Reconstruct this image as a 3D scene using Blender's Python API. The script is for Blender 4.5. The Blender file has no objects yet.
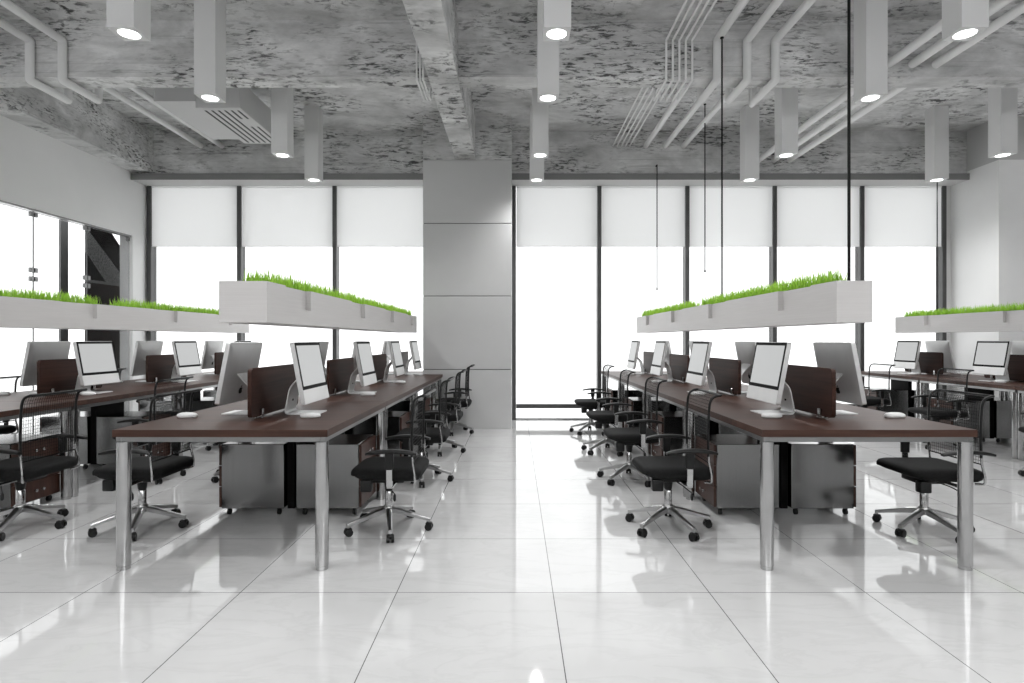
import bpy, bmesh, math, random
from mathutils import Vector, Matrix
random.seed(7)
S = bpy.context.scene
COL = S.collection
PI = math.pi

# ------------------------------------------------------------------ helpers
class MB:
    """collects shapes into one bmesh"""
    def __init__(s): s.bm = bmesh.new()
    def box(s, x0, x1, y0, y1, z0, z1, bevel=0, seg=2):
        v = [s.bm.verts.new(p) for p in ((x0,y0,z0),(x1,y0,z0),(x1,y1,z0),(x0,y1,z0),(x0,y0,z1),(x1,y0,z1),(x1,y1,z1),(x0,y1,z1))]
        fs = [s.bm.faces.new([v[i] for i in q]) for q in ((3,2,1,0),(4,5,6,7),(0,1,5,4),(1,2,6,5),(2,3,7,6),(3,0,4,7))]
        if bevel:
            es = list({e for f in fs for e in f.edges})
            bmesh.ops.bevel(s.bm, geom=es, offset=bevel, segments=seg, affect='EDGES', profile=0.5)
        return s
    def loft(s, rings, cap=True):
        """rings: lists of points, all of one length"""
        vr = [[s.bm.verts.new(p) for p in r] for r in rings]
        n = len(vr[0])
        for a, b in zip(vr, vr[1:]):
            for i in range(n):
                s.bm.faces.new((a[i], a[(i+1) % n], b[(i+1) % n], b[i]))
        if cap:
            s.bm.faces.new(list(reversed(vr[0]))); s.bm.faces.new(vr[-1])
        return s
    def prism(s, pts, vec):
        v = Vector(vec)
        return s.loft([[Vector(p) for p in pts], [Vector(p) + v for p in pts]])
    def tube(s, pts, r, seg=10, cap=True):
        pts = [Vector(p) for p in pts]
        rs = r if isinstance(r, (list, tuple)) else [r] * len(pts)
        rings = []; n0 = None
        for i, p in enumerate(pts):
            t = (pts[min(i+1, len(pts)-1)] - pts[max(i-1, 0)]).normalized()
            if n0 is None:
                a = Vector((0,0,1)) if abs(t.z) < .9 else Vector((1,0,0))
                n0 = t.cross(a).normalized()
            n0 = (n0 - t * n0.dot(t)).normalized()
            b = t.cross(n0)
            f = 1.0
            if 0 < i < len(pts)-1:
                c = (pts[i]-pts[i-1]).normalized().dot(t)
                f = min(1/max(c, .5), 1.5)
            rings.append([p + (n0*math.cos(2*PI*k/seg) + b*math.sin(2*PI*k/seg)) * rs[i] * (1 + (f-1)*.5) for k in range(seg)])
        return s.loft(rings, cap)
    def lathe(s, prof, c=(0,0,0), seg=20):
        """prof: (r, z) from bottom to top around the z axis"""
        return s.loft([[(c[0]+r*math.cos(2*PI*k/seg), c[1]+r*math.sin(2*PI*k/seg), c[2]+z) for k in range(seg)] for r, z in prof])
    def xf(s, m, start=0):
        s.bm.verts.ensure_lookup_table()
        bmesh.ops.transform(s.bm, matrix=m, verts=s.bm.verts[start:]); return s
    def n(s): return len(s.bm.verts)
    def build(s, name, mat, parent=None, loc=(0,0,0), smooth=35, **props):
        bmesh.ops.recalc_face_normals(s.bm, faces=s.bm.faces)
        me = bpy.data.meshes.new(name); s.bm.to_mesh(me); s.bm.free()
        if smooth:
            me.polygons.foreach_set('use_smooth', [True]*len(me.polygons))
            me.set_sharp_from_angle(angle=math.radians(smooth))
        for m in (mat if isinstance(mat, (list, tuple)) else [mat]): me.materials.append(m)
        o = bpy.data.objects.new(name, me); COL.objects.link(o)
        o.location = loc; o.parent = parent
        for k, v in props.items(): o[k] = v
        return o

def rrect(w, h, r, n=5):
    """rounded rectangle outline centred on 0"""
    out = []
    for cx, cy, a0 in ((w/2-r, h/2-r, 0), (-w/2+r, h/2-r, 90), (-w/2+r, -h/2+r, 180), (w/2-r, -h/2+r, 270)):
        for k in range(n+1):
            a = math.radians(a0 + 90*k/n); out.append((cx + r*math.cos(a), cy + r*math.sin(a)))
    return out

def bend(pts, r, n=5):
    """round the corners of a polyline"""
    pts = [Vector(p) for p in pts]; out = [pts[0]]
    for a, b, c in zip(pts, pts[1:], pts[2:]):
        d0 = (a-b); d1 = (c-b); q = min(r, d0.length*.45, d1.length*.45)
        p0 = b + d0.normalized()*q; p1 = b + d1.normalized()*q
        for k in range(n+1):
            t = k/n; out.append(p0*(1-t)**2 + b*2*t*(1-t) + p1*t*t)
    out.append(pts[-1]); return out

def thing(name, label, cat, loc=(0,0,0), rz=0, group=None):
    o = bpy.data.objects.new(name, None); COL.objects.link(o)
    o.location = loc; o.rotation_euler = (0,0,rz); o.empty_display_size = .1
    return tag(o, label, cat, group)
def tag(o, label, cat, group=None):
    o['label'] = label; o['category'] = cat
    if group: o['group'] = group
    return o
def struct(name, mb, mat, parent=None, smooth=0):
    o = mb.build(name, mat, parent, smooth=smooth)
    if parent is None: o['kind'] = 'structure'
    return o
def dup(src, label, loc, rz=0):
    r = src.copy(); COL.objects.link(r); r.location = loc; r.rotation_euler = (0,0,rz); r['label'] = label
    def kids(a, b):
        for ch in list(a.children):
            c = ch.copy(); COL.objects.link(c); c.parent = b; kids(ch, c)
    kids(src, r); return r
class Kind:
    """the first call places the thing itself, later calls copies of it"""
    def __init__(s, make): s.make = make; s.src = None
    def put(s, label, loc, rz=0, group=None):
        if s.src is None:
            s.src = s.make(); o = s.src; o.location = loc; o.rotation_euler = (0,0,rz); o['label'] = label
        else: o = dup(s.src, label, loc, rz)
        if group: o['group'] = group
        return o

# ------------------------------------------------------------------ materials
def mat(name, col, rough=.5, metal=0, spec=.5, emit=None, estr=1):
    m = bpy.data.materials.new(name); m.use_nodes = True
    b = m.node_tree.nodes['Principled BSDF']
    b.inputs['Base Color'].default_value = (*col, 1); b.inputs['Roughness'].default_value = rough
    b.inputs['Metallic'].default_value = metal; b.inputs['Specular IOR Level'].default_value = spec
    if emit:
        b.inputs['Emission Color'].default_value = (*emit, 1); b.inputs['Emission Strength'].default_value = estr
    return m
class NT:
    def __init__(s, m): s.t = m.node_tree; s.b = s.t.nodes['Principled BSDF']
    def n(s, typ, **kw):
        x = s.t.nodes.new(typ)
        for k, v in kw.items():
            if k in ('inputs',):
                for a, c in v.items(): x.inputs[a].default_value = c
            else: setattr(x, k, v)
        return x
    def l(s, a, b): s.t.links.new(a, b)
    def coord(s, scale, kind='geo', rot=(0,0,0)):
        if kind == 'geo': src = s.n('ShaderNodeNewGeometry').outputs['Position']
        else: src = s.n('ShaderNodeTexCoord').outputs['Object']
        mp = s.n('ShaderNodeMapping'); mp.inputs['Scale'].default_value = scale; mp.inputs['Rotation'].default_value = rot
        s.l(src, mp.inputs['Vector']); return mp.outputs['Vector']
    def noise(s, vec, scale, detail=6, rough=.6, dist=0):
        x = s.n('ShaderNodeTexNoise'); x.inputs['Scale'].default_value = scale; x.inputs['Detail'].default_value = detail
        x.inputs['Roughness'].default_value = rough; x.inputs['Distortion'].default_value = dist
        s.l(vec, x.inputs['Vector']); return x.outputs['Fac']
    def ramp(s, fac, stops):
        r = s.n('ShaderNodeValToRGB'); e = r.color_ramp.elements
        while len(e) < len(stops): e.new(.5)
        for el, (p, c) in zip(e, stops):
            el.position = p; el.color = (c, c, c, 1) if isinstance(c, (int, float)) else (*c, 1)
        s.l(fac, r.inputs['Fac']); return r.outputs['Color']
    def mix(s, a, b, fac, mode='MIX'):
        x = s.n('ShaderNodeMix', data_type='RGBA', blend_type=mode)
        for i, v in ((6, a), (7, b)):
            if isinstance(v, (tuple, float, int)): x.inputs[i].default_value = (*v, 1) if isinstance(v, tuple) else (v, v, v, 1)
            else: s.l(v, x.inputs[i])
        if isinstance(fac, (float, int)): x.inputs[0].default_value = fac
        else: s.l(fac, x.inputs[0])
        return x.outputs[2]
    def bump(s, h, strength, dist=.01):
        x = s.n('ShaderNodeBump'); x.inputs['Strength'].default_value = strength; x.inputs['Distance'].default_value = dist
        s.l(h, x.inputs['Height']); s.l(x.outputs['Normal'], s.b.inputs['Normal'])
    def color(s, c): s.l(c, s.b.inputs['Base Color'])

def make_concrete():
    m = mat('concrete', (.3,.3,.3), .85, spec=.2); t = NT(m)
    base = t.ramp(t.noise(t.coord((.9,1.3,2.2)), 1.5, 8, .65, .4), [(.3,.42), (.5,.62), (.68,.84)])
    pits = t.ramp(t.noise(t.coord((8,13,38)), 1.0, 7, .68, .5), [(.40,1.0), (.50,0.0)])
    where = t.ramp(t.noise(t.coord((1.3,1.3,2.6)), 1.0, 4, .6), [(.42,0.0), (.60,1.0)])
    lines = t.ramp(t.noise(t.coord((.5,1.6,30)), 1.0, 6, .7, .3), [(.30,.55), (.44,1.0)])
    c = t.mix(base, (.10,.10,.10), t.mix(pits, where, 1.0, 'MULTIPLY'))
    c = t.mix(c, lines, .7, 'MULTIPLY')
    t.color(c); t.bump(pits, .12, .01); return m
def make_plaster(name, lo, hi):
    m = mat(name, (hi,)*3, .75, spec=.25); t = NT(m)
    t.color(t.ramp(t.noise(t.coord((.6,.6,.6)), 1.4, 5, .55, .3), [(.3,lo), (.7,hi)])); return m
def make_floor():
    m = mat('polished_marble', (.8,.8,.8), .05, spec=.6); t = NT(m)
    v = t.coord((1,1,1), rot=(0,0,.5))
    vein = t.noise(t.coord((1.1,3.4,1), rot=(0,0,-.55)), 1.5, 9, .62, .7)
    cloud = t.noise(v, 1.0, 5, .55, .2)
    c = t.ramp(cloud, [(.3,.55), (.7,.62)])
    c = t.mix(c, t.ramp(vein, [(.44,1.0), (.5,.86), (.53,1.0)]), .38, 'MULTIPLY')
    # tile joints: one every 0.803 m both ways
    sep = t.n('ShaderNodeSeparateXYZ'); t.l(t.n('ShaderNodeNewGeometry').outputs['Position'], sep.inputs[0])
    def joint(out, off):
        a = t.n('ShaderNodeMath', operation='SUBTRACT'); t.l(out, a.inputs[0]); a.inputs[1].default_value = off - .4015
        d = t.n('ShaderNodeMath', operation='PINGPONG'); t.l(a.outputs[0], d.inputs[0]); d.inputs[1].default_value = .4015
        g = t.n('ShaderNodeMath', operation='GREATER_THAN'); t.l(d.outputs[0], g.inputs[0]); g.inputs[1].default_value = .4015 - .0022
        return g.outputs[0]
    mx = t.n('ShaderNodeMath', operation='MAXIMUM'); t.l(joint(sep.outputs[0], .195), mx.inputs[0]); t.l(joint(sep.outputs[1], 2.98), mx.inputs[1])
    c = t.mix(c, (.13,.13,.13), mx.outputs[0]); t.color(c); return m
def make_wood(name, dark, light, axis, rough=.42, spec=.25):
    m = mat(name, dark, rough, spec=spec); t = NT(m)
    sc = {'x': (1.2,38,38), 'y': (38,1.2,38), 'z': (38,38,1.2)}[axis]
    sc2 = {'x': (.5,9,9), 'y': (9,.5,9), 'z': (9,9,.5)}[axis]
    f = t.noise(t.coord(sc), 1.0, 6, .65, .4); g = t.noise(t.coord(sc2), 1.0, 4, .6, 1.2)
    c = t.mix(t.mix(dark, light, t.ramp(f, [(.3,0.0), (.7,1.0)])), t.mix(dark, light, t.ramp(g, [(.35,0.0), (.7,1.0)])), .45)
    t.color(c); t.bump(f, .06, .004); return m
def make_planter_paint():
    m = mat('planter_lacquer', (.6,.6,.6), .45, spec=.35); t = NT(m)
    f = t.noise(t.coord((3,3,120)), 1.0, 4, .6)
    t.color(t.ramp(f, [(.3,(.52,.505,.50)), (.7,(.56,.545,.54))])); return m
def make_brushed(name, lo, hi, rough):
    m = mat(name, (hi,)*3, rough, metal=1); t = NT(m)
    t.color(t.ramp(t.noise(t.coord((90,90,.8)), 1.0, 4, .6), [(.3,lo), (.7,hi)])); return m
def make_glass(name, tint):
    m = bpy.data.materials.new(name); m.use_nodes = True; nt = m.node_tree
    for n in list(nt.nodes): nt.nodes.remove(n)
    o = nt.nodes.new('ShaderNodeOutputMaterial'); mx = nt.nodes.new('ShaderNodeMixShader')
    tr = nt.nodes.new('ShaderNodeBsdfTransparent'); tr.inputs[0].default_value = (*tint, 1)
    gl = nt.nodes.new('ShaderNodeBsdfGlossy'); gl.inputs['Roughness'].default_value = .02
    lw = nt.nodes.new('ShaderNodeLayerWeight'); lw.inputs[0].default_value = .5
    pw = nt.nodes.new('ShaderNodeMath'); pw.operation = 'POWER'; pw.inputs[1].default_value = 5
    ma = nt.nodes.new('ShaderNodeMath'); ma.operation = 'MULTIPLY_ADD'; ma.inputs[1].default_value = .25; ma.inputs[2].default_value = .004
    nt.links.new(lw.outputs['Facing'], pw.inputs[0]); nt.links.new(pw.outputs[0], ma.inputs[0])
    nt.links.new(ma.outputs[0], mx.inputs[0]); nt.links.new(tr.outputs[0], mx.inputs[1]); nt.links.new(gl.outputs[0], mx.inputs[2])
    nt.links.new(mx.outputs[0], o.inputs[0]); return m
def make_blind():
    m = bpy.data.materials.new('blind_fabric'); m.use_nodes = True; nt = m.node_tree
    for n in list(nt.nodes): nt.nodes.remove(n)
    o = nt.nodes.new('ShaderNodeOutputMaterial'); mx = nt.nodes.new('ShaderNodeMixShader'); mx.inputs[0].default_value = .68
    d = nt.nodes.new('ShaderNodeBsdfDiffuse'); d.inputs[0].default_value = (.86,.86,.86,1)
    tl = nt.nodes.new('ShaderNodeBsdfTranslucent'); tl.inputs[0].default_value = (.86,.86,.86,1)
    nz = nt.nodes.new('ShaderNodeTexNoise'); nz.inputs['Scale'].default_value = 2
    nt.links.new(d.outputs[0], mx.inputs[1]); nt.links.new(tl.outputs[0], mx.inputs[2]); nt.links.new(mx.outputs[0], o.inputs[0]); return m
def make_grass():
    m = mat('grass_blade', (.25,.45,.05), .55, spec=.3); t = NT(m)
    f = t.noise(t.coord((14,14,6)), 1.0, 3, .6)
    t.color(t.ramp(f, [(.3,(.20,.40,.03)), (.7,(.52,.78,.14))]))
    t.b.inputs['Subsurface Weight'].default_value = 0
    tl = t.n('ShaderNodeBsdfTranslucent'); tl.inputs[0].default_value = (.45,.75,.08,1)
    mx = t.n('ShaderNodeMixShader'); mx.inputs[0].default_value = .4
    out = [n for n in t.t.nodes if n.type == 'OUTPUT_MATERIAL'][0]
    t.l(t.b.outputs[0], mx.inputs[1]); t.l(tl.outputs[0], mx.inputs[2]); t.l(mx.outputs[0], out.inputs[0]); return m
def make_speckle():
    m = mat('speckled_felt', (.3,.3,.3), .9, spec=.1); t = NT(m)
    t.color(t.ramp(t.noise(t.coord((30,30,30)), 1.5, 4, .7), [(.35,.08), (.65,.48)])); return m
def noisy(m, scale, lo, hi):
    t = NT(m); t.color(t.ramp(t.noise(t.coord((scale,)*3), 1.0, 4, .6), [(.3,lo), (.7,hi)])); return m

M = dict(
    concrete=make_concrete(), plaster=make_plaster('wall_plaster', .76, .82), white=make_plaster('pillar_plaster', .78, .84),
    clad=make_plaster('column_cladding', .50, .56), joint=mat('dark_joint', (.06,.06,.06), .8), floor=make_floor(),
    wood=make_wood('walnut_across', (.022,.0095,.0065), (.085,.040,.028), 'x'),
    woody=make_wood('walnut_along', (.014,.007,.0055), (.062,.028,.021), 'y', .5, .15),
    woodf=make_wood('walnut_front', (.022,.010,.007), (.072,.030,.021), 'z', .4, .35),
    blackwood=make_wood('black_wood', (.002,.0018,.0017), (.010,.008,.0075), 'z', .8, .03),
    brownwood=make_wood('brown_wood', (.009,.005,.004), (.055,.028,.022), 'z', .7, .08),
    chrome=noisy(mat('polished_chrome', (.5,)*3, .12, 1), 8, .44, .52), steel=make_brushed('brushed_steel', .20, .22, .16),
    fitting=noisy(mat('fitting_metal', (.2,)*3, .35, .8), 6, .16, .22),
    rail=noisy(mat('rail_metal', (.4,)*3, .3, 1), 6, .27, .33), alu=noisy(mat('aluminium', (.5,)*3, .42, .3), 5, .60, .66),
    whitealu=noisy(mat('pale_aluminium', (.62,)*3, .42, .2), 5, .70, .76),
    castalu=noisy(mat('cast_aluminium', (.5,)*3, .34, 1), 6, .40, .46),
    bezel=noisy(mat('black_bezel', (.01,)*3, .5, spec=.05), 5, .002, .004), mesh=noisy(mat('black_mesh', (.015,)*3, .6, spec=.15), 9, .004, .007),
    plastic=noisy(mat('black_plastic', (.012,)*3, .4, spec=.3), 9, .004, .007), fabric=noisy(mat('black_fabric', (.014,)*3, .8, spec=.2), 60, .004, .010),
    whitepl=noisy(mat('white_plastic', (.72,)*3, .3), 6, .70, .76),
    paint=make_planter_paint(), soil=noisy(mat('soil', (.04,.03,.02), .95), 20, (.02,.015,.01), (.06,.045,.03)), grass=make_grass(),
    lampbox=make_plaster('lamp_housing', .68, .72), pipe=make_plaster('pipe_paint', .76, .82), duct=make_plaster('duct_paint', .54, .58),
    slot=mat('dark_slot', (.05,)*3, .8), frame=noisy(mat('window_frame', (.06,)*3, .4), 5, .05, .07), trim=make_plaster('pelmet_paint', .20, .24),
    reveal=make_plaster('reveal_paint', .62, .66), glass=make_glass('solar_glass', (.57,.575,.575)), clear=make_glass('clear_glass', (.97,.975,.975)), blind=make_blind(), felt=make_speckle(),
    cord=noisy(mat('black_cord', (.01,)*3, .5, spec=.2), 9, .004, .007), post=noisy(mat('grey_post', (.16,)*3, .6), 4, .14, .18),
    lamp=mat('lamp_disc', (.9,)*3, .4, emit=(1,1,1), estr=2.5), screen=mat('lit_screen', (.05,)*3, .4, spec=.2, emit=(.62,.63,.63), estr=.30),
)

# ------------------------------------------------------------------ camera, sky, view
cam_d = bpy.data.cameras.new('camera'); cam = bpy.data.objects.new('camera', cam_d); COL.objects.link(cam)
cam.location = (0,0,1.3); cam.rotation_euler = (PI/2,0,0)
cam_d.sensor_width = 36; cam_d.lens = 580/1024*36; cam_d.shift_x = -3/1024; cam_d.shift_y = -2/1024
cam_d.clip_start = .05; S.camera = cam
w = bpy.data.worlds.new('overcast_sky'); S.world = w; w.use_nodes = True
bg = w.node_tree.nodes['Background']; bg.inputs[0].default_value = (1,1,1,1); bg.inputs[1].default_value = 2.2
S.view_settings.view_transform = 'Standard'; S.view_settings.look = 'None'
S.view_settings.exposure = 1.32; S.view_settings.gamma = 1; S.view_settings.use_curve_mapping = False
S.cycles.max_bounces = 10; S.cycles.diffuse_bounces = 5; S.cycles.transparent_max_bounces = 16
S.cycles.use_denoising = True; S.cycles.caustics_reflective = False; S.cycles.caustics_refractive = False
S.cycles.sample_clamp_indirect = 6

# ------------------------------------------------------------------ the shell
XL, XR, YB, ZC, YC = -5.96, 7.05, 9.42, 4.55, 8.45
YF = -5.0
struct('floor', MB().box(-6.2, 9.6, YF, YB+.2, -.15, 0), M['floor'])
struct('ceiling', MB().box(-6.2, 9.6, YF, YB+.2, ZC, ZC+.2), M['concrete'])
struct('ceiling_beam', MB().box(XL-.2, 9.6, 5.9, 6.15, 3.97, ZC), M['concrete'])
struct('ceiling_beam', MB().box(-.87, -.575, YF, 5.9, 3.925, ZC).box(-.87, -.575, 5.9, 6.15, 3.925, 3.97).box(-.87, -.575, 6.15, YC, 3.925, ZC), M['concrete'])
struct('ceiling_beam', MB().box(XL-.2, -5.64, YF, 5.9, 3.90, ZC).box(XL-.2, -5.64, 6.15, 9.05, 3.90, ZC).box(XL-.2, -5.64, 5.9, 6.15, 3.90, 3.97), M['concrete'])
# lintel over the window wall
struct('wall_back', MB().box(XL-.2, -1.34, 9.05, YB+.2, 3.865, ZC).box(-.05, XR, 9.05, YB+.2, 3.865, ZC), M['concrete'])
# side wall: solid above the glass, an end pier, and solid behind the camera
struct('wall_left', MB().box(XL-.2, XL, YF, YB+.2, 2.92, 3.90).box(XL-.2, XL, 9.04, YB+.2, 0, 2.92).box(XL-.2, XL, YF, 3.4, 0, 2.92), M['plaster'])
# behind the viewpoint: an unseen wall, its long high window added for frontal daylight
struct('wall_front', MB().box(XL-.2, 9.8, YF-.2, YF, 0, 3.0).box(XL-.2, 9.8, YF-.2, YF, 4.4, ZC).box(XL-.2, -5.4, YF-.2, YF, 3.0, 4.4).box(9.0, 9.8, YF-.2, YF, 3.0, 4.4), M['plaster'])
hw = struct('window_20', MB().box(-5.4, 9.0, YF-.13, YF-.08, 3.0, 3.06).box(-5.4, 9.0, YF-.13, YF-.08, 4.34, 4.4), M['frame'])
for q in range(9): MB().box(-5.4+1.8*q-.03*(q>0), -5.4+1.8*q+.03*(q<8), YF-.13, YF-.08, 3.06, 4.34).build('glazing_bar', M['frame'], hw, smooth=0)
MB().box(-5.4, 9.0, YF-.11, YF-.102, 3.06, 4.34).build('pane', M['clear'], hw, smooth=0)
struct('wall_right', MB().box(9.6, 9.8, YF, YB+.2, 0, ZC), M['plaster'])
# clad column with its bare concrete head
struct('column', MB().box(-1.34, -.05, YC, YB+.2, 3.92, ZC), M['concrete'])
cl = struct('column', MB().box(-1.33, -.06, YC+.015, YB+.2, 0, 3.915), M['joint'])
zs = [0, .863, 1.934, 2.992, 3.92]
for a, b in zip(zs, zs[1:]):
    MB().box(-1.34, -.05, YC, YB+.19, a + (.005 if a else 0), b - .005, .003, 1).build('panel', M['clad'], cl)
# white pillar at the other end
struct('column', MB().box(XR, 8.6, YC, YB+.2, 0, 3.92), M['white'])
struct('column', MB().box(XR, 8.6, YC, YB+.2, 3.92, ZC), M['clad'])
# pelmet above the windows
for i, (a, b) in enumerate(((XL, -1.34), (-.05, XR))):
    o = struct('trim_%d' % (i+1), MB().box(a+.002, b-.002, 8.99, 9.012, 3.78, 3.875), M['trim'])
    MB().box(a+.002, b-.002, 9.012, YB-.02, 3.78, 3.795).build('soffit_board', M['reveal'], o, smooth=0)
    MB().box(a+.002, b-.002, 9.012, 9.05, 3.795, 3.875).build('backing_strip', M['trim'], o, smooth=0)

# window wall: mullions, panes, bottom rails, roller blinds
def px(x, d): return (x - 515) * d / 580
mulL = [px(151, YB), px(240.5, YB), px(335.5, YB), -1.34]
mulR = [-.0155, px(599, YB), px(686.5, YB), px(773.5, YB), px(860.5, YB), px(942, YB)]
k = 0; bays = []
for row in (mulL, mulR):
    for x in row:
        if x == -1.34: continue
        k += 1
        struct('mullion', MB().box(x-.033, x+.033, YB-.06, YB+.10, 0, 3.80, .004, 1), M['frame'])
    bays += list(zip(row, row[1:]))
struct('trim_3', MB().box(XL, mulL[0]-.034, YB, YB+.1, 0, 3.8), M['reveal'])
struct('trim_4', MB().box(mulR[-1]+.034, XR, YB-.04, YB+.1, 0, 3.8), M['reveal'])
for i, (a, b) in enumerate(bays):
    a += .034; b -= .034 if b != -1.34 else 0.002
    wn = struct('window_%d' % (i+1), MB().box(a, b, YB-.02, YB+.05, .185, .25), M['frame'])
    MB().box(a, b, YB+.02, YB+.028, .25, 3.8).build('pane', M['glass'], wn, smooth=0)
    MB().box(a, b, YB+.02, YB+.028, .02, .185).build('lower_pane', M['glass'], wn, smooth=0)
    MB().box(a, b, YB, YB+.05, 0, .02).build('sill_strip', M['rail'], wn, smooth=0)
    nm = ['first', 'second', 'third', 'fourth', 'fifth'][i if i < 3 else i-3]
    where = 'from the glass side wall' if i < 3 else 'after the grey column'
    bl = thing('roller_blind', f'white roller blind in the {nm} window bay {where}', 'blind', ((a+b)/2, YB-.035, 2.8), 0, 'roller blinds on the window wall')
    h = (b-a)/2
    MB().box(-h+.004, h-.004, -.0015, .0015, .012, .96).build('fabric', M['blind'], bl, smooth=0)
    MB().box(-h+.004, h-.004, -.006, .006, 0, .014, .003).build('bottom_bar', M['blind'], bl)
    MB().tube([(-h+.004, .006, .97), (h-.004, .006, .97)], .018, 12).build('roller', M['blind'], bl)

# glass side wall: frameless panes in the opening, with patch fittings
js = [9.04, 8.14, 7.24, 6.34, 5.44, 4.54, 3.4]
for i, (b, a) in enumerate(zip(js, js[1:])):
    wn = struct('window_%d' % (i+9), MB().box(XL-.06, XL-.048, a+.004, b-.004, 0, 2.915), M['glass'])
    for z in (2.86, 2.165, 2.055, .06):
        for y in (a+.032, b-.032):
            if (y > 9.0 and z < 2.5): continue
            MB().box(XL-.072, XL-.036, y-.024, y+.024, z-.03, z+.03, .004, 1).build('patch_fitting', M['fitting'], wn)
    MB().box(XL-.0605, XL-.0475, a-.004, a+.004, 0, 2.915).build('joint_seal', M['fitting'], wn, smooth=0)
struct('trim_5', MB().box(XL-.1, XL-.02, 3.4, 9.04, 2.9, 2.92), M['rail'])
# beyond the glass: ground, grey post and a wood-clad feature wall with a felt stripe
struct('ground', MB().box(-14, -6.2, YF, 14, -.15, -.01), M['white'])
struct('column', MB().box(-6.53, -6.5, 8.30, 8.44, 0, 3.6), M['post'])
Y0, Y1 = 8.56, 10.2; XW = -6.32
fw = struct('wall_outer', MB().box(XW-.03, XW, Y0, Y1, 0, 2.15), M['brownwood'])
def wallpoly(name, pts, m, t=.10):
    MB().prism([(XW-.03, y, z) for y, z in pts], (t-.08, 0, 0)).build(name, m, fw, smooth=0)
wallpoly('panel', [(Y0,2.19), (8.98,2.19), (Y0,2.59)], M['blackwood'])
wallpoly('panel', [(Y0,2.605), (9.0,2.19), (9.52,2.19), (Y0,2.95)], M['felt'])
wallpoly('panel', [(Y0,2.965), (9.54,2.19), (9.98,2.19), (9.05,3.02), (8.96,3.1), (Y0,3.1)], M['blackwood'])
wallpoly('trim_strip', [(Y0,2.15), (Y1,2.15), (Y1,2.19), (Y0,2.19)], M['rail'], .115)

# ------------------------------------------------------------------ ceiling services
BD, BU = 5.857, 6.36    # where pipes drop in front of the cross beam and rise behind it
def pipe_path(x, r, z=4.32, front=YF):
    return bend([(x, front, z), (x, BD, z), (x, BD, 3.92), (x, BU, 3.92), (x, BU, z), (x, 9.048, z)], r*.35)
names5 = ['first', 'second', 'third', 'fourth', 'fifth']
for i, x in enumerate((-4.90, -4.57)):
    tag(MB().tube(pipe_path(x, .040), .040, 14).build('ceiling_pipe', M['pipe']),
        'thick pale pipe looping under the beam, ' + ('closer to the glass side wall' if i == 0 else 'closer to the ventilation unit'), 'pipe', 'thick pipes beside the ventilation unit')
for i, x in enumerate((2.04, 2.345, 2.63)):
    tag(MB().tube(pipe_path(x, .040), .040, 14).build('ceiling_pipe', M['pipe']),
        f'thick pipe bending over the beam beside thin conduits, {names5[i]} from the column', 'pipe', 'thick pipes beside the thin conduits')
tag(MB().tube([(3.04, 6.16, 4.32), (3.04, 7.45, 4.32), (3.04, 7.45, ZC-.001)], .040, 14).build('ceiling_pipe', M['pipe']),
    'thick pale pipe starting behind the beam above the hanging lamps', 'pipe')
for i, x in enumerate((3.80, 4.04, 4.28)):
    tag(MB().tube([(x, YF, 4.10), (x, 9.048, 4.10)], .043, 14).build('ceiling_pipe', M['pipe']),
        f'straight pale pipe running through the beam towards the white pillar, {names5[i]} from the column', 'pipe', 'straight pipes through the beam')
for i, x in enumerate((1.527, 1.594, 1.660, 1.725, 1.790)):
    tag(MB().tube(pipe_path(x, .013), .012, 8).build('conduit', M['pipe']),
        f'thin pale conduit in the bunch of five beside the thick pipes, {names5[i]} from the column', 'conduit', 'bunch of five thin conduits')
for i, x in enumerate((-.993, -.960, -.927)):
    tag(MB().tube(pipe_path(x, .011), .010, 8).build('conduit', M['pipe']),
        f'very thin pale conduit hugging the beam above the column, {names5[2-i]} from that beam', 'conduit', 'three very thin conduits')

# ventilation unit
vu = thing('ventilation_unit', 'pale two-level ventilation unit with slotted grille hung from the concrete ceiling', 'ventilation unit', (-3.62, 7.2, 3.934))
MB().box(-.49, -.02, -.6, .66, .076, .32, .004, 1).build('side_duct', M['duct'], vu)
b = MB().box(-.018, .49, -.6, .60, .0, .32, .004, 1).build('housing', M['duct'], vu)
for k in range(6):
    x = .06 + k*.075
    if k < 4: MB().box(x-.011, x+.011, -.53, .55, -.003, .002).build('slot', M['slot'], b, smooth=0)
    else:
        MB().box(x-.011, x+.011, -.53, -.28, -.003, .002).build('slot', M['slot'], b, smooth=0)
        MB().box(x-.011, x+.011, -.02, .55, -.003, .002).build('slot', M['slot'], b, smooth=0)
for x in (-.44, .44):
    for y in (-.5, .5): MB().tube([(x,y,.32), (x,y,ZC-3.934-.001)], .008, 8).build('hanger_rod', M['pipe'], vu)

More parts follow.
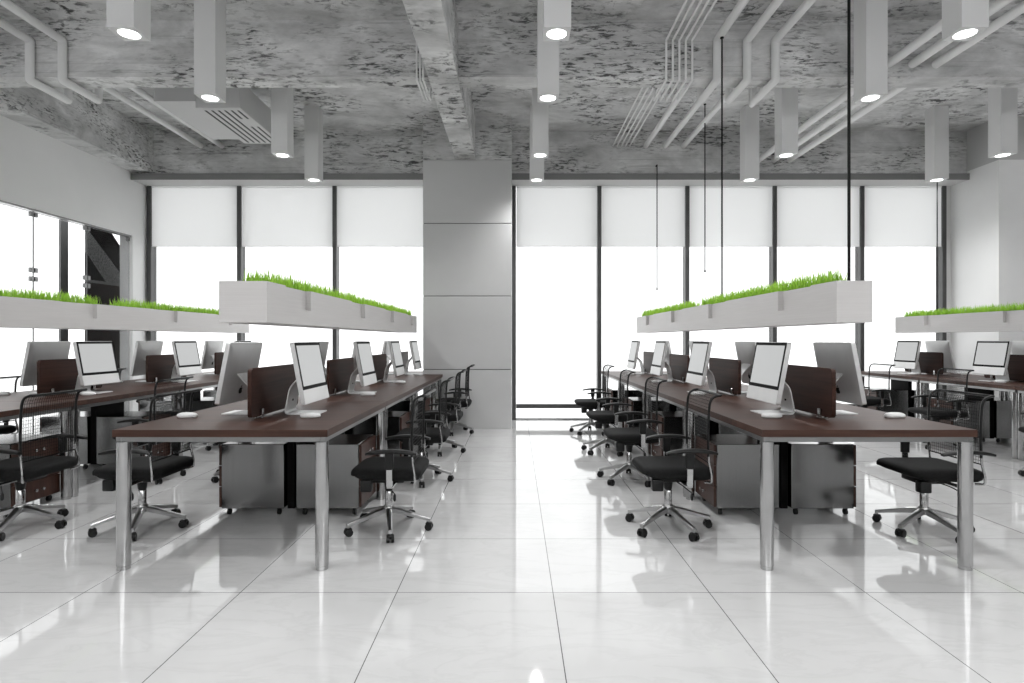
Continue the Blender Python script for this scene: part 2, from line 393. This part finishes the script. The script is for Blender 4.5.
# rectangular hanging lamps, each with a disc of light in its underside
LW = .195; ZL = 3.535
def make_lamp():
    t = thing('pendant_lamp', '', 'ceiling lamp', group='square-tube ceiling lamps')
    h = LW/2; mb = MB()
    # square tube, hollowed at the foot so that the disc sits inside
    sq = [(-h,-h),(h,-h),(h,h),(-h,h)]; N = 32
    out = []
    for k in range(N):
        a = 2*PI*k/N; c, s_ = math.cos(a), math.sin(a); f = h/max(abs(c), abs(s_)); out.append((c*f, s_*f))
    cir = [(.073*math.cos(2*PI*k/N), .073*math.sin(2*PI*k/N)) for k in range(N)]
    mb.loft([[(x,y,ZC-ZL-.001) for x,y in out], [(x,y,0) for x,y in out], [(x,y,0) for x,y in cir], [(x,y,.02) for x,y in cir]])
    mb.build('housing', M['lampbox'], t, smooth=30)
    MB().lathe([(.0725,.006),(.0725,.015)], seg=32).build('diffuser', M['lamp'], t)
    l = bpy.data.lights.new('spot', 'SPOT'); l.energy = 34; l.spot_size = math.radians(150); l.spot_blend = 1; l.shadow_soft_size = .06
    o = bpy.data.objects.new('light_source', l); COL.objects.link(o); o.parent = t; o.location = (0,0,-.02)
    return t
lampk = Kind(make_lamp)
Ds = [4.15, 5.28, 6.95, 8.05]; dnm = ['first', 'second', 'third', 'fourth']
for j, d in enumerate(Ds):
    lampk.put(f'{dnm[j]} square-tube lamp towards the windows, row beside the ventilation unit', (-2.825, d+LW/2, ZL))
for j, d in enumerate(Ds):
    lampk.put(f'{dnm[j]} square-tube lamp towards the windows, row above the central aisle', (.305, d+LW/2, ZL))
for j, d in enumerate(Ds):
    lampk.put(f'{dnm[j]} square-tube lamp towards the windows, row beside the straight pipes', (3.295, d+LW/2, ZL))
for j, d in enumerate(Ds[2:]):
    lampk.put('square-tube lamp with round light ' + ('just in front of the white pillar' if j == 0 else 'next to the pelmet beside the white pillar'), (5.925, d+LW/2, ZL))

# unseen lamps added over and behind the viewpoint to brighten front-facing surfaces
for x, rw in ((-2.825, 'beside the ventilation unit'), (.305, 'above the central aisle'), (3.295, 'beside the straight pipes')):
    for j, d in enumerate((2.35, .9, -.6, -2.1, -3.6)):
        lampk.put(f'added unseen fill lamp, row {rw}, {names5[j]} above and behind the viewpoint', (x, d+LW/2, ZL))

# ------------------------------------------------------------------ desks
ZT = .793; Y0D = 3.25; PER = 1.515
ROW = {'column': -1.656, 'planter': 1.99, 'glass': -4.22, 'pillar': 6.02}
RN = {'column': 'grey column desks', 'planter': 'middle planter desks', 'glass': 'glass wall desks', 'pillar': 'white pillar desks'}
HW = .604
def sc(i): return Y0D + PER*(i-.5)           # centre of station i (1..4)
def leg_mb(x, y):
    return MB().lathe([(.031,0),(.0345,.001),(.0345,.022),(.037,.024),(.037,ZT-.07)], (x,y,0), 24)
def make_desk(notch=False):
    t = thing('workstation_desk', '', 'desk', group='back-to-back workstation desks')
    h = PER/2 - .003
    if notch:
        yn = YC - .012 - sc(4); xn = -1.352 - ROW['column']
        pts = [(-HW,-h), (HW,-h), (HW,yn), (xn,yn), (xn,h-.02), (-HW,h-.02)]
    else: pts = [(-HW,-h), (HW,-h), (HW,h), (-HW,h)]
    MB().prism([(x,y,ZT-.04) for x,y in pts], (0,0,.04)).build('tabletop', M['wood'], t, smooth=0)
    g = .012; e = .03
    if notch:
        rr = [(-HW+g, -HW+g+e, -h+g, h-.03), (HW-g-e, HW-g, -h+g, yn-g), (-HW+g+e, HW-g-e, -h+g, -h+g+e), (-HW+g+e, xn-.03, h-.06, h-.03)]
    else:
        rr = [(-HW+g, -HW+g+e, -h+g, h-g), (HW-g-e, HW-g, -h+g, h-g), (-HW+g+e, HW-g-e, -h+g, -h+g+e), (-HW+g+e, HW-g-e, h-g-e, h-g)]
    for r in rr: MB().box(*r, ZT-.070, ZT-.0405, .003, 1).build('frame_rail', M['rail'], t)
    l = HW - .042
    ly = ((l, yn-.06), (-l, h-.06)) if notch else ((l, h-.035), (-l, h-.035))
    for x, y in ((-l, -h+.035), (l, -h+.035)) + ly: leg_mb(x, y).build('leg', M['chrome'], t)
    MB().box(-.028, .028, .28, .70, .05, ZT-.0715, .003, 1).build('cable_riser', M['bezel'], t)
    return t
deskk = Kind(make_desk)
nm4 = ['first', 'second', 'third', 'fourth']
for r in ('column', 'planter', 'glass', 'pillar'):
    for i in range(1, 5):
        if r == 'pillar' and i == 1: continue
        lab = f'walnut desk on chrome legs, {nm4[i-1]} towards the windows among the {RN[r]}'
        if r == 'column' and i == 4:
            o = make_desk(True); o.location = (ROW[r], sc(4), 0); o['label'] = 'dark walnut desk cut out around the grey clad column, last of that line'
        else: deskk.put(lab, (ROW[r], sc(i), 0))

# ------------------------------------------------------------------ desk screens
def make_partition():
    t = thing('desk_divider', '', 'desk divider', group='walnut desk dividers')
    out = rrect(.78, .31, .028, 4)
    MB().loft([[(-.0125, u, v+.17) for u, v in out], [(.0125, u, v+.17) for u, v in out]]).build('panel', M['woody'], t, smooth=30)
    for y in (-.26, .26):
        b = MB().box(-.030, .030, y-.022, y+.022, 0, .008, .002, 1)
        b.box(-.030, -.0126, y-.016, y+.016, .008, .062, .003, 1); b.box(.0126, .030, y-.016, y+.016, .008, .062, .003, 1)
        b.build('clamp', M['chrome'], t)
    return t
partk = Kind(make_partition)

# ------------------------------------------------------------------ computers
def apple():
    """outline of the bitten-fruit emblem and of its leaf, about one unit tall"""
    body = [(0,.60),(.10,.64),(.22,.66),(.33,.60),(.38,.54),(.29,.44),(.27,.33),(.31,.22),(.40,.15),(.34,.01),(.25,-.12),(.16,-.18),(.06,-.15),(0,-.14),
            (-.06,-.15),(-.16,-.18),(-.25,-.12),(-.34,.01),(-.40,.17),(-.41,.34),(-.36,.50),(-.26,.62),(-.12,.65)]
    leaf = [(0,.70),(.02,.82),(.10,.92),(.19,.97),(.18,.86),(.11,.75)]
    return body, leaf
def make_computer():
    t = thing('desktop_computer', '', 'computer', group='aluminium desktop computers')
    tilt = Matrix.Translation((.096, 0, .083)) @ Matrix.Rotation(-math.radians(10.5), 4, 'Y')
    W, H = .485, .414
    def ring(w_, ins, r):
        return [(-w_, u, v + H/2) for u, v in rrect(W-2*ins, H-2*ins, max(r-ins*.5, .004), 4)]
    MB().loft([ring(0, .002, .014), ring(.002, 0, .014), ring(.029, 0, .014), ring(.032, .006, .02), ring(.037, .05, .05), ring(.041, .11, .04)]).xf(tilt).build('body', M['alu'], t, smooth=40)
    MB().box(.0002, .0012, -W/2+.004, W/2-.004, .004, .094).xf(tilt).build('chin', M['whitealu'], t, smooth=0)
    bz = MB().box(.0002, .0016, -W/2+.004, W/2-.004, .0945, H-.004).xf(tilt).build('bezel', M['bezel'], t, smooth=0)
    MB().box(.0016, .0022, -W/2+.024, W/2-.024, .118, H-.024).xf(tilt).build('screen', M['screen'], bz, smooth=0)
    # sheet-metal foot: plate, rounded heel, sloping arm
    pth = bend([(.125,0,.004), (-.100,0,.004), (-.066,0,.18), (.02,0,.275)], .03, 5)
    A, B = [], []
    for i, p in enumerate(pth):
        q = (pth[min(i+1, len(pth)-1)] - pth[max(i-1, 0)]).normalized(); nrm = Vector((-q.z, 0, q.x))
        A.append(p + nrm*.0038); B.append(p - nrm*.0038)
    mb = MB(); rings = []
    for a, b_ in zip(A, B):
        rings.append([(a.x,-.095,a.z), (a.x,.095,a.z), (b_.x,.095,b_.z), (b_.x,-.095,b_.z)])
    mb.loft(rings).build('stand', M['whitealu'], t, smooth=50)
    MB().lathe([(.012,0),(.012,.011)], seg=14).xf(Matrix.Translation((-.0885,0,.095)) @ Matrix.Rotation(math.radians(79), 4, 'Y')).build('cable_hole', M['bezel'], t)
    s_ = .050; body, leaf = apple()
    lg = MB()
    for o in (body, leaf): lg.prism([(-.036, -u*s_, v*s_ + .064) for u, v in o], (-.0072, 0, 0))
    # the emblem sits on the flat middle of the back, below centre
    lg.bm.verts.ensure_lookup_table()
    for v in lg.bm.verts: v.co.z += .005
    lg.xf(tilt).build('emblem', M['bezel'], t, smooth=0)
    return t
compk = Kind(make_computer)
def make_mouse():
    n = 20; rings = []
    for z, f in ((0,.86), (.004,.96), (.012,1.0), (.020,.95), (.027,.80), (.032,.52), (.0335,.15)):
        rings.append([(.068*f*math.cos(2*PI*k/n), .036*f*math.sin(2*PI*k/n), z) for k in range(n)])
    o = MB().loft(rings).build('computer_mouse', M['whitepl'], smooth=60)
    return tag(o, '', 'computer mouse', 'white computer mice on the desks')
mousek = Kind(make_mouse)

# ------------------------------------------------------------------ drawer pedestals
def make_pedestal():
    """drawers face +X; origin under the middle of the body"""
    t = thing('drawer_pedestal', '', 'drawer unit', group='steel drawer pedestals')
    d, w_ = .24, .225
    mb = MB().box(-d, d-.02, -w_, w_, .055, .53, .004, 1)
    mb.build('body', M['steel'], t)
    n = 3; z0 = .062; hh = (.524-z0)/n
    for k in range(n):
        dr = MB().box(d-.0195, d, -w_+.006, w_-.006, z0+k*hh+.003, z0+(k+1)*hh-.003, .002, 1).build('drawer', M['woodf'], t)
        for y in (-.035, .035):
            MB().lathe([(.004,0),(.004,.010),(.011,.014),(.011,.022),(.006,.025)], seg=12).xf(Matrix.Translation((d, y, z0+(k+.5)*hh)) @ Matrix.Rotation(PI/2, 4, 'Y')).build('knob', M['chrome'], dr)
    for x in (-.19, .18):
        for y in (-.18, .18):
            c = MB().box(x-.012, x+.012, y-.012, y+.012, .040, .0545)
            c.tube([(x-.010,y,.022), (x+.010,y,.022)], .022, 14); c.build('caster', M['plastic'], t)
    return t
pedk = Kind(make_pedestal)

SIDE = {('column',1): 'aisle side', ('column',-1): 'glass wall side', ('planter',-1): 'aisle side', ('planter',1): 'pillar side',
        ('glass',1): 'column side', ('glass',-1): 'window side', ('pillar',-1): 'planter side', ('pillar',1): 'pillar side'}
stations = [(r, i) for r in ('column', 'planter', 'glass', 'pillar') for i in range(1, 5)]
skip_comp = {('glass',1,1), ('glass',1,-1), ('pillar',1,1), ('pillar',1,-1), ('pillar',2,1), ('pillar',2,-1)}
skip_ped = {('column',4,1)} | {('glass',1,-1), ('pillar',1,1), ('pillar',1,-1), ('pillar',2,1)}
for r, i in stations:
    cx, cy = ROW[r], sc(i)
    if not (r in ('glass', 'pillar') and i == 1) and not (r == 'pillar' and i == 2):
        partk.put(f'dark walnut desk divider, {nm4[i-1]} towards the windows on the {RN[r]}', (cx, cy, ZT))
    for s in (1, -1):
        sd = SIDE[r, s]; rz = 0 if s == 1 else PI
        if (r, i, s) not in skip_comp:
            dy = {2: -.04, 3: -.10, 4: -.14}.get(i, 0) if (r, s) == ('column', 1) else 0
            dx = -.03 if dy == -.14 else 0
            seen = 'showing lit screen' if (r in ('column','glass')) == (s == 1) else 'showing grey back'
            compk.put(f'{nm4[i-1]} computer {seen}, on the {sd} of the {RN[r]}', (cx + s*.2 + dx, cy+dy, ZT), rz)
            off = {('column',1): .325, ('column',-1): .475, ('planter',-1): .32, ('planter',1): .48}.get((r, s), .33 if s*cx < 0 else .45)
            mousek.put(f'white mouse by the {nm4[i-1]} computer, {sd} of the {RN[r]}', (cx + s*off + dx, cy-.235 + dy*.9, ZT), rz)
        if (r, i, s) not in skip_ped:
            pedk.put(f'{nm4[i-1]} steel drawer pedestal under the {sd} of the {RN[r]}', (cx + s*.285, cy+.485, 0), rz)

# ------------------------------------------------------------------ office chairs (seat front towards -X)
def make_chair():
    t = thing('office_chair', '', 'office chair', group='black mesh-back office chairs')
    def ol(ins):
        # seat outline: a little narrower at the front
        o = []
        for u, v in rrect(.465-2*ins, .48-2*ins, .07, 6):
            f = 1 - .07*max(0, -u/.23); o.append((u+.018, v*f))
        return o
    rings = []
    for z, ins in ((.376,.04), (.381,.018), (.394,.004), (.412,0), (.432,0), (.447,.008), (.455,.024), (.459,.06), (.459,.10)):
        rings.append([(x, y, z + (.030*max(0, (-x-.06)/.16)**1.5 if z < .40 else 0) - .006*math.exp(-(x/.12)**2-(y/.14)**2)*(z > .45)) for x, y in ol(ins)])
    MB().loft(rings).build('seat', M['fabric'], t, smooth=60)
    # back: two tubes joined by a top bar that rolls backwards
    prof = [(.200,.56), (.198,.66), (.202,.80), (.208,.88), (.222,.918), (.255,.934), (.285,.936)]
    bk = MB()
    left = [(x, -.235, z) for x, z in prof]; right = [(x, .235, z) for x, z in prof]
    bk.tube(bend([(.2,-.235,.54)] + left[:-1] + [(.285,-.235,.936), (.285,.235,.936)] + list(reversed(right[:-1])) + [(.2,.235,.54)], .025, 4), .0085, 8)
    fr = bk.build('back_frame', M['plastic'], t, smooth=60)
    # woven back: real threads with real gaps
    ms = MB(); P = [Vector((x, 0, z)) for x, z in [(.200,.50)] + prof]
    L = [0]
    for a, b_ in zip(P, P[1:]): L.append(L[-1] + (b_-a).length)
    def at(s_):
        for q in range(len(P)-1):
            if s_ <= L[q+1] + 1e-9: return P[q].lerp(P[q+1], (s_-L[q])/(L[q+1]-L[q]))
        return P[-1]
    nh = 22
    for q in range(nh+1):
        p = at(L[-1]*q/nh); hgt = .0021 if q % nh else .008
        ms.box(p.x-.0006, p.x+.0006, -.232, .232, p.z-hgt/2, p.z+hgt/2)
    for q in range(1, 24):
        y = -.232 + .464*q/24
        ms.loft([[(p.x-.0006,y-.0010,p.z), (p.x-.0006,y+.0010,p.z), (p.x+.0006,y+.0010,p.z), (p.x+.0006,y-.0010,p.z)] for p in P])
    ms.build('back_mesh', M['mesh'], t, smooth=0)
    for s in (-1, 1):
        MB().tube(bend([(.200,s*.235,.575), (.205,s*.235,.50), (.219,s*.243,.42), (.219,s*.243,.372), (.19,s*.20,.364)], .012, 4), .0075, 8).build('back_bracket', M['chrome'], t, smooth=60)
        # armrest: arched pad on a sleeve and a chrome upright
        rg = []
        for q in range(11):
            f = q/10; x = -.085 + .325*f; z = .588 - .018*(2*f-1)**2; k = 1 - .35*abs(2*f-1)**4
            rg.append([(x, s*.288 + y*k, z + zz*k) for y, zz in rrect(.056, .024, .011, 3)])
        MB().loft(rg).build('armrest', M['plastic'], t, smooth=60)
        ap = MB().box(.038, .092, s*.288-.014, s*.288+.014, .475, .580, .004, 1).build('arm_sleeve', M['plastic'], t)
        mb = MB().box(.046, .084, s*.288-.009, s*.288+.009, .362, .474, .003, 1)
        mb.box(.046, .084, min(s*.288, s*.12), max(s*.288, s*.12), .350, .3615, .002, 1); mb.build('arm_upright', M['chrome'], t)
    mc = MB().box(-.10, .12, -.09, .09, .335, .3775, .012, 2); mc.lathe([(.024,.268),(.027,.275),(.034,.335)], seg=18); mc.build('mechanism', M['plastic'], t)
    MB().box(-.150, -.075, -.185, -.125, .298, .376, .01, 2).build('tilt_knob', M['plastic'], t)
    lv = MB().tube(bend([(.02,-.08,.352), (.04,-.20,.345), (.09,-.245,.305)], .04, 4), .004, 6).build('height_lever', M['plastic'], t)
    MB().loft([[(.09+u*k, -.245+v*k, z) for u, v in rrect(.018, .018, .006, 2)] for z, k in ((.305,.5), (.295,1), (.268,1), (.258,.5))]).build('lever_grip', M['plastic'], lv)
    MB().lathe([(.026,.165),(.026,.262),(.022,.268)], seg=20).build('gas_column', M['chrome'], t)
    # five-star base
    bs = MB().lathe([(.030,.112),(.036,.118),(.036,.158),(.030,.166)], seg=20)
    for k in range(5):
        a = 2*PI*k/5; st = bs.n()
        bs.loft([[(x, y*wd, z) for y, z in ((-1,z0), (1,z0), (1,z1), (.6,z1+.006), (-.6,z1+.006), (-1,z1))] for x, wd, z0, z1 in ((.02,.021,.118,.150), (.10,.018,.104,.132), (.22,.014,.078,.096), (.288,.013,.060,.078))])
        bs.lathe([(.008,.050),(.008,.070)], (.278,0,0), 8)
        bs.xf(Matrix.Rotation(a, 4, 'Z'), st)
    base = bs.build('base', M['castalu'], t, smooth=40)
    for k in range(5):
        a = 2*PI*k/5; c = MB()
        for s in (-1, 1): c.tube([(.278, s*.006, .0255), (.278, s*.024, .0255)], .0255, 14)
        c.lathe([(.013,.022),(.014,.050)], (.278,0,0), 10); c.box(.256, .300, -.022, .022, .036, .054, .008, 2)
        c.xf(Matrix.Rotation(a, 4, 'Z')).build('caster', M['plastic'], base, smooth=50)
    return t
chairk = Kind(make_chair)
chairs = [('column',1,-.865,[3.98,5.36,6.72,8.08],[-76,-80,-84,-88]), ('column',-1,-2.57,[4.0,5.50],[-69,20]),
          ('planter',-1,1.055,[4.0,5.36,6.70,8.07],[75,80,78,86]), ('planter',1,2.785,[3.95],[64]),
          ('glass',1,-3.41,[4.0,5.40,7.0],[0,30,14]), ('glass',-1,-5.16,[5.52,7.04,8.4],[10,40,0]),
          ('pillar',-1,5.10,[5.45,7.04,8.45],[20,4,50])]
for r, s, x, ys, yaws in chairs:
    for y, a in zip(ys, yaws):
        i = min(4, max(1, round((y - Y0D)/PER + .5)))
        o = chairk.put(f'{nm4[i-1]} black mesh-back chair on the {SIDE[r, s]} of the {RN[r]}', (x, y, 0))
        for ch in o.children:
            if ch.name.startswith('base'): ch.rotation_euler = (0, 0, math.radians(a))

# ------------------------------------------------------------------ hanging planters with grass
def grass(n, x0, x1, y0, y1, z, gaps=()):
    mb = MB()
    for _ in range(n):
        x = random.uniform(x0, x1); y = random.uniform(y0, y1)
        if any(abs(y-g) < .2 for g in gaps) and random.random() < .95: continue
        h = random.uniform(.055, .14) * (1.15 if random.random() < .1 else 1); wd = random.uniform(.0035, .006)
        a = random.uniform(0, 2*PI); dx, dy = math.cos(a)*wd, math.sin(a)*wd
        ln = random.uniform(.0, .045); b = random.uniform(0, 2*PI); lx, ly = math.cos(b)*ln, math.sin(b)*ln
        v = [mb.bm.verts.new(p) for p in ((x-dx,y-dy,z), (x+dx,y+dy,z), (x+lx*.35+dx*.7,y+ly*.35+dy*.7,z+h*.55), (x+lx*.35-dx*.7,y+ly*.35-dy*.7,z+h*.55), (x+lx,y+ly,z+h))]
        mb.bm.faces.new((v[0],v[1],v[2],v[3])); mb.bm.faces.new((v[3],v[2],v[4]))
    return mb
def planter(label, x0, x1, y0, y1, sides, nb, gaps=()):
    """box with a rim, notches in the long side(s) and grass growing over the rim"""
    cx, cy = (x0+x1)/2, (y0+y1)/2; z0, z1 = 1.40, 1.645; t = .012
    T = thing('hanging_planter', label, 'planter', (cx, cy, z0), 0, 'long white grass planters over the desks')
    hx, hy, H = (x1-x0)/2, (y1-y0)/2, z1-z0
    MB().box(-hx, hx, -hy, -hy+t, 0, H).build('end_board', M['paint'], T, smooth=0)
    MB().box(-hx, hx, hy-t, hy, 0, H).build('end_board', M['paint'], T, smooth=0)
    MB().box(-hx, hx, -hy+t, hy-t, 0, t).build('bottom_board', M['paint'], T, smooth=0)
    ys = sorted(y - cy for y in [3.7, 5.2, 6.55, 7.9])
    for s in (-1, 1):
        a, b = (hx-.045, hx) if s == 1 else (-hx, -hx+.045)
        if s not in sides:
            MB().box(a, b, -hy+t, hy-t, t, H).build('side_board', M['paint'], T, smooth=0); continue
        zn0, zn1 = .105, H; mb = MB(); 
        yy = [-hy+t]; 
        for q in ys: yy += [q, q+.46]
        yy.append(hy-t)
        # one board: full length below and above the notches, posts between, thin back behind them
        mb.box(a, b, -hy+t, hy-t, t, zn0)
        for q in range(0, len(yy), 2): mb.box(a, b, yy[q], yy[q+1], zn0, zn1)
        for q in range(1, len(yy)-1, 2):
            if s == 1: mb.box(a, a+.008, yy[q], yy[q+1], zn0, zn1)
            else: mb.box(b-.008, b, yy[q], yy[q+1], zn0, zn1)
        bmesh.ops.remove_doubles(mb.bm, verts=mb.bm.verts, dist=1e-5)
        mb.build('side_board', M['paint'], T, smooth=0)
    MB().box(-hx+.046, hx-.046, -hy+t+.001, hy-t-.001, t+.001, H-.03).build('soil', M['soil'], T, smooth=0)
    g = grass(nb, -hx+.05, hx-.05, -hy+.16, hy-.12, H-.03, [q-cy for q in gaps]).build('grass', M['grass'], T, smooth=0)
    g['kind'] = 'stuff'
    return T
planter('long white planter of green grass hanging over the column desk row, no cords in view', -1.746, -1.463, 3.42, 8.64, (1,), 5200)
planter('long white planter of green grass hanging on black cords over the middle desk row', 1.886, 2.095, 3.40, 9.0, (-1,), 5200, (6.25,))
planter('long white planter of green grass over the desks beside the glass side wall', -4.36, -4.08, 3.42, 8.9, (1,), 5200, (5.98,))
planter('long white planter of green grass over the desks beside the white pillar', 5.90, 6.14, 5.0, 9.0, (-1,), 4000)

def cord(label, x, y, z0, z1, r=.008, hook=False):
    t = thing('pendant_wire', label, 'cord', (x, y, z0), 0, 'black hanging cords')
    MB().tube([(0,0,.0), (0,0,z1-z0)], r, 8).build('cable', M['cord'], t)
    MB().lathe([(r*1.2,0),(r*1.8,.004),(r*1.8,.02),(r*1.2,.026)], seg=10).build('end_ferrule', M['cord'], t)
    if hook: MB().tube([(0,-.008,z1-z0), (0,.077,z1-z0)], .008, 8).build('hook', M['cord'], t)
    else: MB().lathe([(.018,z1-z0-.012),(.018,z1-z0-.001)], seg=14).build('ceiling_cap', M['cord'], t)
zs_ = 1.40 + .245 - .028
cord('thick black cord holding the front end of the middle planter', 1.99, 3.456, zs_, ZC, .009)
cord('black cord dropping from a pipe to the middle of the middle planter', 2.04, 5.716, zs_, 4.279, .0085)
cord('black cord hanging free in front of the windows behind the long planter', 2.62, 8.0, 2.23, ZC)
cord('shorter black cord hanging free from a hook above the window pelmet', 2.197, 8.972, 2.066, 4.0, hook=True)
cord('black cord holding the planter beside the white pillar', 6.02, 8.27, zs_, ZC)
